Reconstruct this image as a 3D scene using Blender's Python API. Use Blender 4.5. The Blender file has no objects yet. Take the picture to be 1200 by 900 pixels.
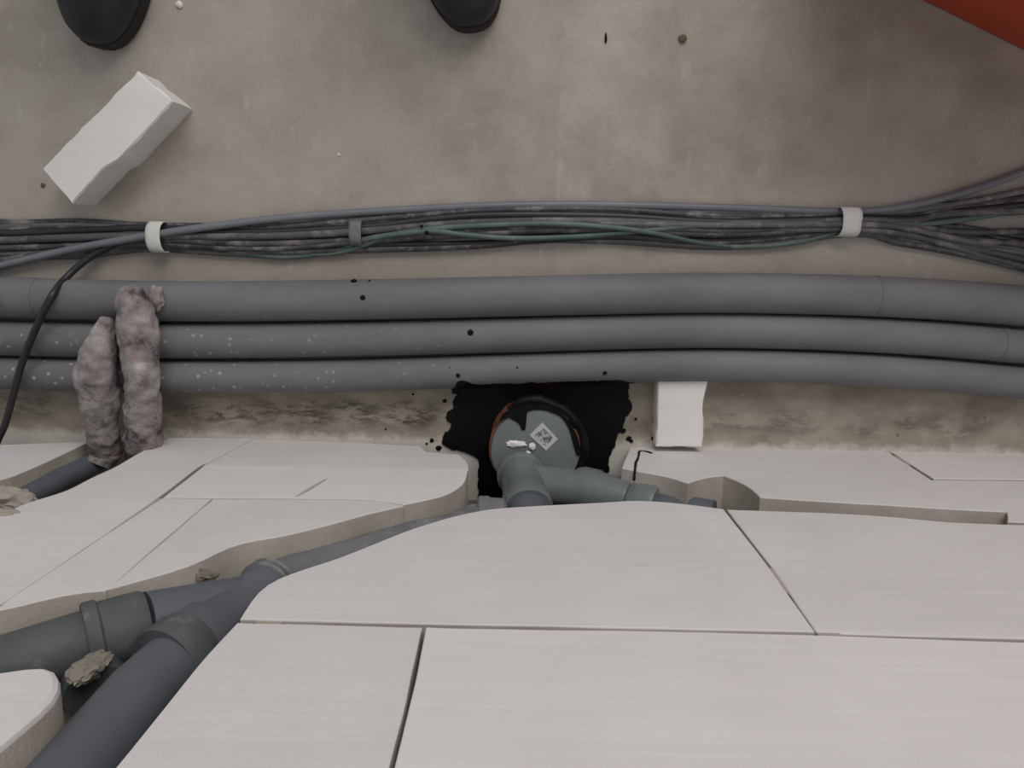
import bpy, bmesh, math, random
from mathutils import Vector, Matrix, noise
random.seed(7)
S = bpy.context.scene
COL = S.collection

# ------------------------------------------------------------------ camera
H = 1.05                      # phone held about a metre above the floor
D = 0.289                     # distance of the wall face from the point under the phone
TILT, ROLL, FPX = math.radians(10.95), math.radians(1.25), 900.0
F = Vector((0, -math.sin(TILT), -math.cos(TILT)))
R0 = Vector((1, 0, 0)); U0 = Vector((0, math.cos(TILT), -math.sin(TILT)))
R = R0 * math.cos(ROLL) + U0 * math.sin(ROLL)
U = -R0 * math.sin(ROLL) + U0 * math.cos(ROLL)
cd = bpy.data.cameras.new('camera'); cam = bpy.data.objects.new('camera', cd); COL.objects.link(cam)
cam.matrix_world = Matrix(((R.x, U.x, -F.x, 0), (R.y, U.y, -F.y, 0), (R.z, U.z, -F.z, H), (0, 0, 0, 1)))
cd.sensor_width = 36; cd.lens = 36 * FPX / 1200; cd.clip_start = 0.02
S.camera = cam

# ------------------------------------------------------------------ light
w = bpy.data.worlds.new('world'); S.world = w; w.use_nodes = True
w.node_tree.nodes['Background'].inputs[0].default_value = (0.93, 0.95, 1.0, 1)
w.node_tree.nodes['Background'].inputs[1].default_value = 0.42
def area(name, loc, target, size, size_y, power, col):
    ld = bpy.data.lights.new(name, 'AREA'); ld.shape = 'RECTANGLE'; ld.size = size; ld.size_y = size_y
    ld.energy = power; ld.color = col
    o = bpy.data.objects.new(name, ld); COL.objects.link(o); o.location = loc
    o.rotation_euler = (Vector(target) - Vector(loc)).to_track_quat('-Z', 'Y').to_euler()
    return o
area('window_daylight', (0.55, 2.4, 2.1), (0.05, -0.2, 0.1), 2.2, 1.5, 53, (1.0, 0.965, 0.93))
S.view_settings.view_transform = 'Standard'; S.view_settings.look = 'None'
S.view_settings.gamma = 1; S.view_settings.use_curve_mapping = False
S.view_settings.exposure = 0.0

# ------------------------------------------------------------------ measuring helpers (points on real planes, in metres)
CAM = Vector((0, 0, H))
def ray(px, py): return F + R * ((px - 600) / FPX) + U * ((450 - py) / FPX)
def fl(px, py, z=0.0):
    d = ray(px, py); return CAM + d * ((z - H) / d.z)
def wl(px, py, d=0.0):
    v = ray(px, py); return CAM + v * (-(D + d) / v.y)
def wxz(px, py):
    p = wl(px, py); return (p.x, p.z)

# ------------------------------------------------------------------ materials
def nodes(name, rough=0.8, spec=0.3):
    m = bpy.data.materials.new(name); m.use_nodes = True
    nt = m.node_tree; b = nt.nodes['Principled BSDF']
    b.inputs['Roughness'].default_value = rough
    b.inputs['Specular IOR Level'].default_value = spec
    return m, nt, b
def N(nt, t, **kw):
    n = nt.nodes.new(t)
    for k, v in kw.items():
        if k in n.inputs: n.inputs[k].default_value = v
        else: setattr(n, k, v)
    return n
def ramp(nt, src, stops):
    r = nt.nodes.new('ShaderNodeValToRGB'); nt.links.new(src, r.inputs[0])
    e = r.color_ramp.elements
    while len(e) > len(stops): e.remove(e[-1])
    while len(e) < len(stops): e.new(0.5)
    for i, (p, c) in enumerate(stops):
        e[i].position = p; e[i].color = (c, c, c, 1) if isinstance(c, (int, float)) else (*c, 1)
    return r.outputs[0]
def mix(nt, fac, a, b, mode='MIX'):
    m = nt.nodes.new('ShaderNodeMix'); m.data_type = 'RGBA'; m.blend_type = mode
    for s, v in ((m.inputs['Factor'], fac), (m.inputs[6], a), (m.inputs[7], b)):
        if isinstance(v, (int, float)): s.default_value = v
        elif isinstance(v, tuple): s.default_value = (*v, 1)
        else: nt.links.new(v, s)
    return m.outputs[2]
def math_(nt, op, a, b=None, clamp=False):
    m = nt.nodes.new('ShaderNodeMath'); m.operation = op; m.use_clamp = clamp
    for i, v in enumerate((a, b)):
        if v is None: continue
        if isinstance(v, (int, float)): m.inputs[i].default_value = v
        else: nt.links.new(v, m.inputs[i])
    return m.outputs[0]
def noise_(nt, vec, scale, detail=4, rough=0.55, stretch=None):
    if stretch:
        mp = nt.nodes.new('ShaderNodeMapping'); mp.inputs['Scale'].default_value = stretch
        nt.links.new(vec, mp.inputs[0]); vec = mp.outputs[0]
    n = N(nt, 'ShaderNodeTexNoise', Scale=scale, Detail=detail, Roughness=rough)
    nt.links.new(vec, n.inputs['Vector']); return n.outputs['Fac']
def voro(nt, vec, scale):
    n = N(nt, 'ShaderNodeTexVoronoi', Scale=scale); nt.links.new(vec, n.inputs['Vector']); return n
def bump(nt, b, h, strength=0.3, dist=0.002):
    n = N(nt, 'ShaderNodeBump', Strength=strength, Distance=dist)
    nt.links.new(h, n.inputs['Height']); nt.links.new(n.outputs[0], b.inputs['Normal'])
def coord(nt): return nt.nodes.new('ShaderNodeTexCoord').outputs['Object']
def rnd(nt): return nt.nodes.new('ShaderNodeObjectInfo').outputs['Random']

def mat_aac(name, c1, c2, str_=0.25, var=0.05):
    m, nt, b = nodes(name, 0.95, 0.1); co = coord(nt)
    big = noise_(nt, co, 9, 4); saw = noise_(nt, co, 60, 3, 0.6, (0.06, 1, 3.2)); fine = noise_(nt, co, 350, 3, 0.7)
    c = mix(nt, ramp(nt, big, [(0.35, 0.0), (0.7, 1.0)]), c1, c2)
    c = mix(nt, 0.10, c, ramp(nt, saw, [(0.3, 0.45), (0.7, 1.0)]), 'MULTIPLY')
    v = math_(nt, 'ADD', math_(nt, 'MULTIPLY', rnd(nt), var), 1 - var)
    c = mix(nt, 1.0, c, v, 'MULTIPLY')
    pores = ramp(nt, voro(nt, co, 260).outputs['Distance'], [(0.0, 0.0), (0.16, 1.0)])
    pm = math_(nt, 'MULTIPLY', math_(nt, 'SUBTRACT', 1.0, pores), ramp(nt, noise_(nt, co, 60, 2), [(0.52, 0), (0.62, 1)]))
    c = mix(nt, math_(nt, 'MULTIPLY', pm, 0.35), c, (0.30, 0.28, 0.26))
    # a few grey smudges
    sm = ramp(nt, noise_(nt, co, 22, 5, 0.6, (1, 1, 2.2)), [(0.66, 0.0), (0.76, 1.0)])
    c = mix(nt, math_(nt, 'MULTIPLY', sm, 0.22), c, (0.34, 0.32, 0.30))
    nt.links.new(c, b.inputs['Base Color'])
    h = math_(nt, 'ADD', math_(nt, 'MULTIPLY', fine, 0.5), math_(nt, 'ADD', math_(nt, 'MULTIPLY', saw, 0.6), math_(nt, 'MULTIPLY', pores, 0.25)))
    bump(nt, b, h, str_, 0.0015)
    return m
AAC = mat_aac('aerated_concrete', (0.675, 0.645, 0.635), (0.725, 0.695, 0.685))
AAC_LIGHT = mat_aac('aerated_concrete_pale', (0.74, 0.71, 0.69), (0.77, 0.74, 0.72), 0.2)
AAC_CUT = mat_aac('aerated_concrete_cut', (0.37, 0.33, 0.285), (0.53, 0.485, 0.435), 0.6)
AAC_WHITE = mat_aac('aerated_concrete_fresh', (0.80, 0.78, 0.75), (0.86, 0.84, 0.81), 0.4)
CORE = mat_aac('shaded_dirty_core', (0.16, 0.14, 0.12), (0.26, 0.235, 0.205), 0.9)  # shade of the deep hollow put into the colour, along with dirt
CORE_LIGHT = mat_aac('dirty_mortar', (0.20, 0.18, 0.15), (0.42, 0.38, 0.32), 0.9)
MORTAR = mat_aac('mortar', (0.42, 0.385, 0.34), (0.58, 0.54, 0.49), 0.9)

def mat_floor():
    m, nt, b = nodes('concrete_screed', 0.85, 0.25); co = coord(nt)
    sep = nt.nodes.new('ShaderNodeSeparateXYZ'); nt.links.new(co, sep.inputs[0])
    X, Y = sep.outputs[0], sep.outputs[1]
    n1 = noise_(nt, co, 3.2, 5, 0.6); n2 = noise_(nt, co, 13, 6, 0.65); n3 = noise_(nt, co, 160, 3, 0.7)
    c = ramp(nt, n1, [(0.3, (0.315, 0.278, 0.235)), (0.52, (0.412, 0.366, 0.318)), (0.72, (0.46, 0.415, 0.37))])
    c = mix(nt, ramp(nt, n2, [(0.42, 0.0), (0.75, 0.55)]), c, (0.52, 0.475, 0.42))
    c = mix(nt, ramp(nt, n2, [(0.22, 0.5), (0.40, 0.0)]), c, (0.26, 0.228, 0.195))
    c = mix(nt, 0.25, c, ramp(nt, n3, [(0.3, 0.6), (0.7, 1.0)]), 'MULTIPLY')
    # trowel marks
    tw = noise_(nt, co, 30, 3, 0.6, (1.3, 0.5, 1))
    c = mix(nt, ramp(nt, tw, [(0.64, 0.0), (0.74, 0.35)]), c, (0.56, 0.52, 0.47))
    # pour line: thin pale ridge running away from the wall
    xl = math_(nt, 'ADD', math_(nt, 'SUBTRACT', X, fl(656, 150).x), math_(nt, 'MULTIPLY', math_(nt, 'SUBTRACT', noise_(nt, co, 30, 3), 0.5), 0.006))
    lm = ramp(nt, math_(nt, 'ABSOLUTE', xl), [(0.0, 1.0), (0.003, 0.0)])
    ym = ramp(nt, Y, [(0.03, 0.0), (0.06, 1.0)])
    c = mix(nt, math_(nt, 'MULTIPLY', math_(nt, 'MULTIPLY', lm, ym), ramp(nt, n2, [(0.42, 0.0), (0.62, 0.6)])), c, (0.58, 0.53, 0.47))
    side = ramp(nt, xl, [(0.0, 1.0), (0.0015, 0.0)])
    near = ramp(nt, math_(nt, 'ADD', xl, 0.12), [(0.0, 0.0), (0.12, 1.0)])
    c = mix(nt, math_(nt, 'MULTIPLY', math_(nt, 'MULTIPLY', side, near), 0.22), c, (0.27, 0.24, 0.21))
    # dirty strip between the pipes and the wall: dark dust clumps and pale block dust by the wall
    yw = math_(nt, 'ADD', Y, D)                                     # distance from the wall face
    strip = ramp(nt, yw, [(0.0, 1.0), (0.10, 1.0), (0.13, 0.0)])
    c = mix(nt, math_(nt, 'MULTIPLY', strip, 0.75), c, mix(nt, ramp(nt, n2, [(0.35, 0.0), (0.65, 1.0)]), (0.215, 0.182, 0.14), (0.37, 0.325, 0.262)))
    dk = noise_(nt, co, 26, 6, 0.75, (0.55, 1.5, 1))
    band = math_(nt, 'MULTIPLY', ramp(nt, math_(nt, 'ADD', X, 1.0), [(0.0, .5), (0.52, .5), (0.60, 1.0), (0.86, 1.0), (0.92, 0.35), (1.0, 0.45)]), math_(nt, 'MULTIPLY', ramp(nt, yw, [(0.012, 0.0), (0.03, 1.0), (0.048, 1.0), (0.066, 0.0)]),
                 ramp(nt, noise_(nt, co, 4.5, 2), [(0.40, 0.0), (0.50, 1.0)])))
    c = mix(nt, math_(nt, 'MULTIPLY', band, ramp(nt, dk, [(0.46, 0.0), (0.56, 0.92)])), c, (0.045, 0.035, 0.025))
    wob = math_(nt, 'ADD', yw, math_(nt, 'MULTIPLY', math_(nt, 'SUBTRACT', noise_(nt, co, 35, 5, 0.7), 0.5), 0.035))
    c = mix(nt, ramp(nt, wob, [(0.000, 0.9), (0.011, 0.0)]), c, (0.62, 0.58, 0.53))
    # darker brown blotches in a band beside the cables
    cab = math_(nt, 'MULTIPLY', ramp(nt, math_(nt, 'ABSOLUTE', math_(nt, 'ADD', Y, 0.045)), [(0.0, 1.0), (0.03, 0.0)]), ramp(nt, n2, [(0.4, 0.0), (0.6, 0.7)]))
    c = mix(nt, math_(nt, 'MULTIPLY', cab, 0.6), c, (0.24, 0.19, 0.145))
    # scattered specks
    sp = voro(nt, co, 34)
    spm = ramp(nt, sp.outputs['Distance'], [(0.0, 1.0), (0.06, 0.8), (0.09, 0.0)])
    sps = nt.nodes.new('ShaderNodeSeparateColor'); nt.links.new(sp.outputs['Color'], sps.inputs[0])
    c = mix(nt, math_(nt, 'MULTIPLY', spm, ramp(nt, sps.outputs[0], [(0.90, 0.0), (0.93, 0.6)])), c, (0.52, 0.49, 0.43))
    c = mix(nt, math_(nt, 'MULTIPLY', spm, ramp(nt, sps.outputs[1], [(0.95, 0.0), (0.97, 0.7)])), c, (0.08, 0.07, 0.06))
    nt.links.new(c, b.inputs['Base Color'])
    bump(nt, b, math_(nt, 'ADD', math_(nt, 'MULTIPLY', n2, 1.0), math_(nt, 'MULTIPLY', n3, 0.25)), 0.35, 0.004)
    return m
FLOOR = mat_floor()

def mat_foam():
    m, nt, b = nodes('grey_foam_insulation', 0.62, 0.35); co = coord(nt)
    n1 = noise_(nt, co, 18, 4, 0.6, (0.35, 1, 1))
    c = ramp(nt, n1, [(0.3, (0.135, 0.135, 0.142)), (0.7, (0.185, 0.185, 0.193))])
    c = mix(nt, ramp(nt, noise_(nt, co, 45, 5, 0.7, (0.5, 1, 1)), [(0.56, 0.0), (0.75, 0.35)]), c, (0.22, 0.205, 0.185))
    v = voro(nt, co, 105); d = ramp(nt, v.outputs['Distance'], [(0.0, 1.0), (0.17, 1.0), (0.30, 0.0)])
    s = nt.nodes.new('ShaderNodeSeparateColor'); nt.links.new(v.outputs['Color'], s.inputs[0])
    sep = nt.nodes.new('ShaderNodeSeparateXYZ'); geo = nt.nodes.new('ShaderNodeNewGeometry'); nt.links.new(geo.outputs['Position'], sep.inputs[0])
    zone = ramp(nt, math_(nt, 'ADD', sep.outputs[0], 0.75), [(0.27, 1.0), (0.55, 0.45), (0.80, 0.0)])
    zy = ramp(nt, math_(nt, 'ADD', sep.outputs[1], 0.3), [(0.08, 1.0), (0.16, 0.75), (0.20, 0.15)])
    pick = math_(nt, 'MULTIPLY', ramp(nt, s.outputs[0], [(0.62, 0.0), (0.80, 1.0)]), math_(nt, 'MULTIPLY', zone, zy))
    c = mix(nt, math_(nt, 'MULTIPLY', d, pick), c, (0.42, 0.41, 0.37))
    nt.links.new(c, b.inputs['Base Color'])
    bump(nt, b, noise_(nt, co, 220, 3), 0.15, 0.001)
    return m
FOAM = mat_foam()

def mat_plain(name, c1, c2, rough=0.5, spec=0.4, scale=20, var=0.0, dust=None, bstr=0.1):
    m, nt, b = nodes(name, rough, spec); co = coord(nt)
    n1 = noise_(nt, co, scale, 5, 0.6)
    c = mix(nt, ramp(nt, n1, [(0.35, 0.0), (0.68, 1.0)]), c1, c2)
    if dust:
        c = mix(nt, ramp(nt, noise_(nt, co, scale * 2.3, 6, 0.7), [(dust[1], 0.0), (dust[1] + 0.14, dust[2])]), c, dust[0])
    if var:
        c = mix(nt, 1.0, c, math_(nt, 'ADD', math_(nt, 'MULTIPLY', rnd(nt), var), 1 - var), 'MULTIPLY')
    nt.links.new(c, b.inputs['Base Color'])
    bump(nt, b, noise_(nt, co, 240, 3), bstr, 0.001)
    return m
PVC = mat_plain('grey_pvc', (0.150, 0.168, 0.172), (0.185, 0.205, 0.208), 0.38, 0.45, 14, dust=((0.34, 0.34, 0.32), 0.62, 0.5))
PVC_BLUE = mat_plain('dark_blue_grey_pvc', (0.096, 0.107, 0.126), (0.128, 0.138, 0.158), 0.42, 0.45, 10, dust=((0.22, 0.22, 0.21), 0.62, 0.45))
PVC_DUSTY = mat_plain('dusty_pvc', (0.15, 0.155, 0.165), (0.21, 0.212, 0.215), 0.7, 0.25, 12, dust=((0.36, 0.34, 0.31), 0.55, 0.6))
PVC_DIRTY = mat_plain('dirty_pvc', (0.070, 0.079, 0.081), (0.118, 0.126, 0.127), 0.6, 0.3, 16, dust=((0.26, 0.235, 0.20), 0.56, 0.55))
ORANGE = mat_plain('orange_plastic', (0.50, 0.060, 0.016), (0.55, 0.072, 0.02), 0.5, 0.3, 8)
ORANGE_PIPE = mat_plain('orange_sewer_pvc', (0.33, 0.10, 0.045), (0.40, 0.13, 0.06), 0.5, 0.3, 20, dust=((0.05, 0.035, 0.03), 0.45, 0.9))
BITUMEN = mat_plain('black_bitumen', (0.003, 0.0028, 0.003), (0.006, 0.0056, 0.006), 0.5, 0.16, 35, bstr=0.5)
RUBBER = mat_plain('black_rubber', (0.011, 0.011, 0.013), (0.020, 0.020, 0.023), 0.45, 0.45, 16, dust=((0.06, 0.055, 0.05), 0.62, 0.4))
RUBBER_SOLE = mat_plain('dusty_black_sole', (0.016, 0.014, 0.013), (0.035, 0.031, 0.028), 0.7, 0.3, 16)
CABLE_DARK = mat_plain('dark_cable_sheath', (0.040, 0.041, 0.048), (0.11, 0.11, 0.118), 0.5, 0.4, 14, var=0.45, dust=((0.30, 0.28, 0.255), 0.50, 0.8))
CABLE_DUSTY = mat_plain('dusty_cable_sheath', (0.09, 0.09, 0.095), (0.17, 0.168, 0.168), 0.6, 0.3, 12, var=0.3, dust=((0.34, 0.32, 0.30), 0.5, 0.7))
CABLE_GREY = mat_plain('grey_cable_sheath', (0.15, 0.156, 0.178), (0.20, 0.205, 0.225), 0.45, 0.4, 10, dust=((0.28, 0.26, 0.24), 0.6, 0.3))
CABLE_BLACK = mat_plain('black_cable_sheath', (0.017, 0.017, 0.020), (0.03, 0.03, 0.034), 0.42, 0.45, 14)
CABLE_GREEN = mat_plain('green_tinted_cable_sheath', (0.055, 0.095, 0.082), (0.13, 0.17, 0.15), 0.5, 0.4, 14, dust=((0.25, 0.26, 0.23), 0.56, 0.6))
WHITE_TAPE = mat_plain('white_tape', (0.60, 0.59, 0.55), (0.68, 0.67, 0.63), 0.6, 0.3, 30)
GREY_TAPE = mat_plain('grey_tape', (0.15, 0.152, 0.158), (0.20, 0.20, 0.205), 0.5, 0.3, 30)
STONE = mat_plain('brown_grit', (0.13, 0.10, 0.06), (0.19, 0.15, 0.09), 0.9, 0.1, 60)
def mat_plaster():
    m, nt, b = nodes('plaster_coating', 0.95, 0.1); co = coord(nt)
    n = noise_(nt, co, 28, 6, 0.7)
    c = ramp(nt, n, [(0.36, (0.085, 0.07, 0.07)), (0.45, (0.25, 0.22, 0.21)), (0.58, (0.37, 0.335, 0.315)), (0.68, (0.52, 0.48, 0.455))])
    r = ramp(nt, noise_(nt, co, 33, 3, 0.5), [(0.66, 0.0), (0.74, 0.75)])
    c = mix(nt, r, c, (0.40, 0.15, 0.145))
    nt.links.new(c, b.inputs['Base Color']); bump(nt, b, noise_(nt, co, 110, 5, 0.7), 0.7, 0.004)
    return m
PLASTER = mat_plaster()
def mat_sticker():
    m, nt, b = nodes('printed_sticker', 0.5, 0.3); co = coord(nt)
    n = noise_(nt, co, 170, 3, 0.6)
    c = mix(nt, ramp(nt, n, [(0.46, 0.0), (0.56, 1.0)]), (0.50, 0.50, 0.49), (0.13, 0.135, 0.14))
    nt.links.new(c, b.inputs['Base Color']); return m
STICKER_PRINT = mat_sticker()
STICKER = mat_plain('white_sticker', (0.52, 0.52, 0.51), (0.58, 0.58, 0.57), 0.45, 0.35, 40)

# ------------------------------------------------------------------ object helpers
WORLD = {}
def obj(name, bm, mats, parent=None, smooth=True, origin=None, angle=40):
    bmesh.ops.recalc_face_normals(bm, faces=bm.faces)
    me = bpy.data.meshes.new(name); bm.to_mesh(me); bm.free()
    for m in (mats if isinstance(mats, (list, tuple)) else [mats]): me.materials.append(m)
    vs = [v.co for v in me.vertices]
    if origin is None:
        lo = [min(v[i] for v in vs) for i in range(3)]; hi = [max(v[i] for v in vs) for i in range(3)]
        origin = Vector(((lo[0] + hi[0]) / 2, (lo[1] + hi[1]) / 2, lo[2]))
    me.transform(Matrix.Translation(-origin))
    if smooth:
        me.polygons.foreach_set('use_smooth', [True] * len(me.polygons))
        me.set_sharp_from_angle(angle=math.radians(angle))
    o = bpy.data.objects.new(name, me); COL.objects.link(o)
    WORLD[o] = origin
    if parent: o.parent = parent; o.location = origin - WORLD[parent]
    else: o.location = origin
    return o
def root(name, loc):
    o = bpy.data.objects.new(name, None); COL.objects.link(o); o.location = loc; o.empty_display_size = 0.05
    WORLD[o] = Vector(loc); return o
def tag(o, label, cat, group=None):
    o['label'] = label; o['category'] = cat
    if group: o['group'] = group
    return o
def struct(o, label=None, cat=None):
    o['kind'] = 'structure'
    if label: o['label'] = label
    if cat: o['category'] = cat
    return o
def box(bm, x0, x1, y0, y1, z0, z1):
    v = [bm.verts.new((x, y, z)) for z in (z0, z1) for y in (y0, y1) for x in (x0, x1)]
    for f in ((0, 1, 3, 2), (4, 6, 7, 5), (0, 4, 5, 1), (2, 3, 7, 6), (0, 2, 6, 4), (1, 5, 7, 3)):
        bm.faces.new([v[i] for i in f])
def catmull(pts, n):
    P = [Vector(p) for p in pts]; P = [2 * P[0] - P[1]] + P + [2 * P[-1] - P[-2]]
    out = []
    for i in range(1, len(P) - 2):
        for k in range(n):
            t = k / n; a, b, c, d = P[i - 1:i + 3]
            out.append(0.5 * ((2 * b) + (c - a) * t + (2 * a - 5 * b + 4 * c - d) * t * t + (3 * b - a - 3 * c + d) * t ** 3))
    out.append(P[-2]); return out
def sweep(bm, path, rad, n=14, rough=0.0, nscale=40, cap=True, wall=0.0):
    """tube along a list of points; rad a number or one radius per point"""
    rings = []; T0 = None; up = None
    for i, p in enumerate(path):
        a = path[max(i - 1, 0)]; b = path[min(i + 1, len(path) - 1)]
        t = (b - a).normalized()
        if up is None:
            up = Vector((0, 0, 1)) if abs(t.z) < 0.9 else Vector((0, 1, 0))
        up = (up - t * up.dot(t)).normalized(); s = t.cross(up)
        r = rad[i] if isinstance(rad, (list, tuple)) else rad
        ring = []
        for k in range(n):
            an = 2 * math.pi * k / n; dirv = up * math.cos(an) + s * math.sin(an)
            rr = r
            if rough:
                q = p + dirv * r
                rr = r * (1 + rough * (noise.noise(q * nscale) + 0.5 * noise.noise(q * nscale * 2.7)))
            ring.append(bm.verts.new(p + dirv * rr))
        rings.append(ring)
    for a, b in zip(rings, rings[1:]):
        for k in range(n): bm.faces.new((a[k], a[(k + 1) % n], b[(k + 1) % n], b[k]))
    if cap:
        bm.faces.new(rings[0][::-1]); bm.faces.new(rings[-1])
    return rings
def pipe_profile(bm, a, b, prof, n=24):
    """surface of revolution from a to b; prof = list of (t 0..1, radius)"""
    a = Vector(a); b = Vector(b); sweep(bm, [a + (b - a) * t for t, r in prof], [r for t, r in prof], n)
def straight_frames(path): return path
def blob(bm, c, r, rough=0.35, scale=30, sub=3, squash=(1, 1, 1), seed=0):
    g = bmesh.ops.create_icosphere(bm, subdivisions=sub, radius=1)
    for v in g['verts']:
        q = v.co.copy(); k = 1 + rough * (0.8 * noise.noise(q * 1.6 + Vector((seed * 3.1, seed, 0))) + 0.45 * noise.noise(q * 4 + Vector((seed, 0, 5))) + 0.2 * noise.noise(q * 9 + Vector((0, seed, 3))))
        v.co = Vector(c) + Vector((q.x * squash[0], q.y * squash[1], q.z * squash[2])) * r * k

# polygon in the wall plane -> block with rough sawn edges
def densify(poly, step, jit, soft=50):
    out = []
    n = len(poly)
    for i in range(n):
        a = Vector(poly[i]); b = Vector(poly[(i + 1) % n]); L = (b - a).length; k = max(1, int(L / step))
        nr = Vector((-(b - a).y, (b - a).x)) / max(L, 1e-6)
        for j in range(k):
            p = a + (b - a) * (j / k)
            q = Vector((p.x * 45, p.y * 45, 3.3)); j2 = noise.noise(q) + 0.6 * noise.noise(q * 3)
            out.append(p + nr * jit * j2)
    for _ in range(2):                       # ease shallow corners, keep the square ones
        m = len(out); new = []
        for i in range(m):
            a, b, c = out[i - 1], out[i], out[(i + 1) % m]
            e1, e2 = b - a, c - b
            tn = math.degrees(abs(e1.angle_signed(e2, 0.0))) if e1.length > 1e-7 and e2.length > 1e-7 else 90
            new.append((a + b * 2 + c) / 4 if tn < soft else b)
        out = new
    return out
def inset(poly, d):
    n = len(poly); area2 = sum(poly[i].x * poly[(i + 1) % n].y - poly[(i + 1) % n].x * poly[i].y for i in range(n))
    sg = 1 if area2 > 0 else -1
    out = []
    for i in range(n):
        a, b, c = poly[i - 1], poly[i], poly[(i + 1) % n]
        e1 = (b - a).normalized(); e2 = (c - b).normalized()
        n1 = Vector((-e1.y, e1.x)); n2 = Vector((-e2.y, e2.x)); m = n1 + n2
        m = m.normalized() if m.length > 1e-5 else n1
        out.append(b + m * sg * d)
    return out
def block_mesh(poly, front=0.0, depth=0.092, step=0.012, jit=0.0009, bev=0.0011, axis='Y', base=None):
    P = densify([Vector(p) for p in poly], step, jit)
    bm = bmesh.new()
    if axis == 'Y':
        put = lambda p, d: bm.verts.new((p.x, -(D + d), p.y))
        rows = [(inset(P, bev * 1.0), front), (inset(P, bev * 0.3), front + bev * 0.45), (P, front + bev * 1.2), (P, depth)]
    rings = [[put(p, d) for p in r] for r, d in rows]
    bm.faces.new(rings[0])
    n = len(P)
    for ri, (a, b) in enumerate(zip(rings, rings[1:])):
        for k in range(n):
            f = bm.faces.new((a[k], a[(k + 1) % n], b[(k + 1) % n], b[k]))
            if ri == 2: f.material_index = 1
    bm.faces.new(rings[-1][::-1])
    return bm

# ------------------------------------------------------------------ floor
bm = bmesh.new()
box(bm, -1.6, 1.6, -D - 0.30, 2.4, -0.06, 0.0)
struct(obj('floor', bm, FLOOR, smooth=False, origin=Vector((0, 0, 0))))

# ------------------------------------------------------------------ wall: recessed core, blocks proud of it
ZT = 0.84; XW = 1.15
xl = wl(549, 575).x; xr = wl(733, 560).x
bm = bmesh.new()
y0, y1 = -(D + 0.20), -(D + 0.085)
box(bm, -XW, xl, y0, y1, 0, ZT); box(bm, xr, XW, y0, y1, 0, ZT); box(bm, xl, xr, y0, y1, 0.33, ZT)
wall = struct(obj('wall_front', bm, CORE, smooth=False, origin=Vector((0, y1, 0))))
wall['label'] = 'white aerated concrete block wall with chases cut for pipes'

def Wp(*pts): return [wxz(*p) if max(abs(p[0]), abs(p[1])) > 5 else p for p in pts]
def block(pts, mat=None, **kw):
    bm = block_mesh(pts, **kw)
    return obj('aerated_block', bm, [mat or AAC, AAC_CUT], wall, angle=27)
XR = 1.1
zj = wxz(1200, 750)[1]
# upper courses, right of the big chase
block(Wp((281, 725), (292, 707), (302, 693), (311, 684), (340, 672), (400, 653), (473, 623), (530, 605), (573, 596), (640, 592), (700, 589), (750, 586), (800, 590), (848, 596.5),
         (900, 662), (955, 740), (780, 736), (500, 730.5)))
block(Wp((852, 597), (973, 601), (1040, 605), (1110, 612), (1177, 614.5), (1260, 617)) + [(XR, wxz(1260, 617)[1]), (XR, zj)] + Wp((1200, 748), (1060, 745), (957, 741.5), (902.4, 662)))
jb = wxz(455, 903); jt = wxz(494.5, 734.5)
zz = lambda z: jt[0] + (jb[0] - jt[0]) * (z - jt[1]) / (jb[1] - jt[1])
e1 = wxz(277, 730); e2 = wxz(137, 897); ex = lambda z: e1[0] + (e2[0] - e1[0]) * (z - e1[1]) / (e2[1] - e1[1])
block(Wp((278, 729.5), (494, 735)) + [(zz(0.60) + 0.001, 0.60), (zz(0.70) - 0.001, 0.70), (zz(ZT), ZT), (ex(ZT), ZT)] + Wp((137, 897), (190, 831), (233, 777)), jit=0.0013)
block(Wp((499, 735), (780, 739.5), (955, 743.5), (1200, 752.5)) + [(XR, zj + 0.004), (XR, ZT), (zz(ZT) + 0.004, ZT), (zz(0.70) + 0.003, 0.70), (zz(0.60) + 0.0042, 0.60)], jit=0.0012)
# lower right, below the short chase
block(Wp((738, 524), (800, 521), (900, 522), (1030, 526), (1041, 529.5), (1091.5, 562.5), (1240, 564)) + [(XR, wxz(1240, 564)[1]), (XR, wxz(1240, 613)[1])] +
      Wp((1240, 613.5), (1181, 611), (1180, 599.5), (1110, 596), (1030, 591), (960, 587), (891, 582.5), (882, 573), (866, 563), (848, 557), (825, 559), (806, 566), (790, 560), (768, 555), (748, 553), (729, 548)), jit=0.0013)
block(Wp((1044, 529), (1120, 529), (1240, 531)) + [(XR, wxz(1240, 531)[1]), (XR, wxz(1240, 561)[1])] + Wp((1240, 562), (1094, 560.7)))
# lower left
block(Wp((296, 513.5), (400, 516), (492, 521), (500, 528), (538, 531), (550, 541), (549, 549), (500, 548.5), (400, 546.5), (300, 544.5), (240, 543.5)), jit=0.0012, front=0.002)
block(Wp((239.5, 545.5), (300, 546), (400, 548), (500, 550), (548, 551), (545, 566), (534, 575), (519, 582), (474, 591), (445, 585.8), (380, 584.4), (250, 583.8), (191, 583)), mat=AAC_LIGHT, bev=0.0007)
block(Wp((-120, 611), (0, 604), (22, 592), (80, 575), (104, 561), (132, 549), (166, 529), (198, 513), (294, 513.5), (238.5, 543.7), (234, 545.8), (188.5, 580.8), (101, 641), (2.6, 707), (-8, 716), (-120, 748)), jit=0.0008, bev=0.0007)
block(Wp((189.7, 583.6), (248.3, 584.6), (180.6, 642), (124.6, 691.5), (99, 691), (67, 699), (3.5, 715), (-7, 716), (3.2, 707.3), (101.4, 641.6)), jit=0.0007, bev=0.0007)
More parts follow.
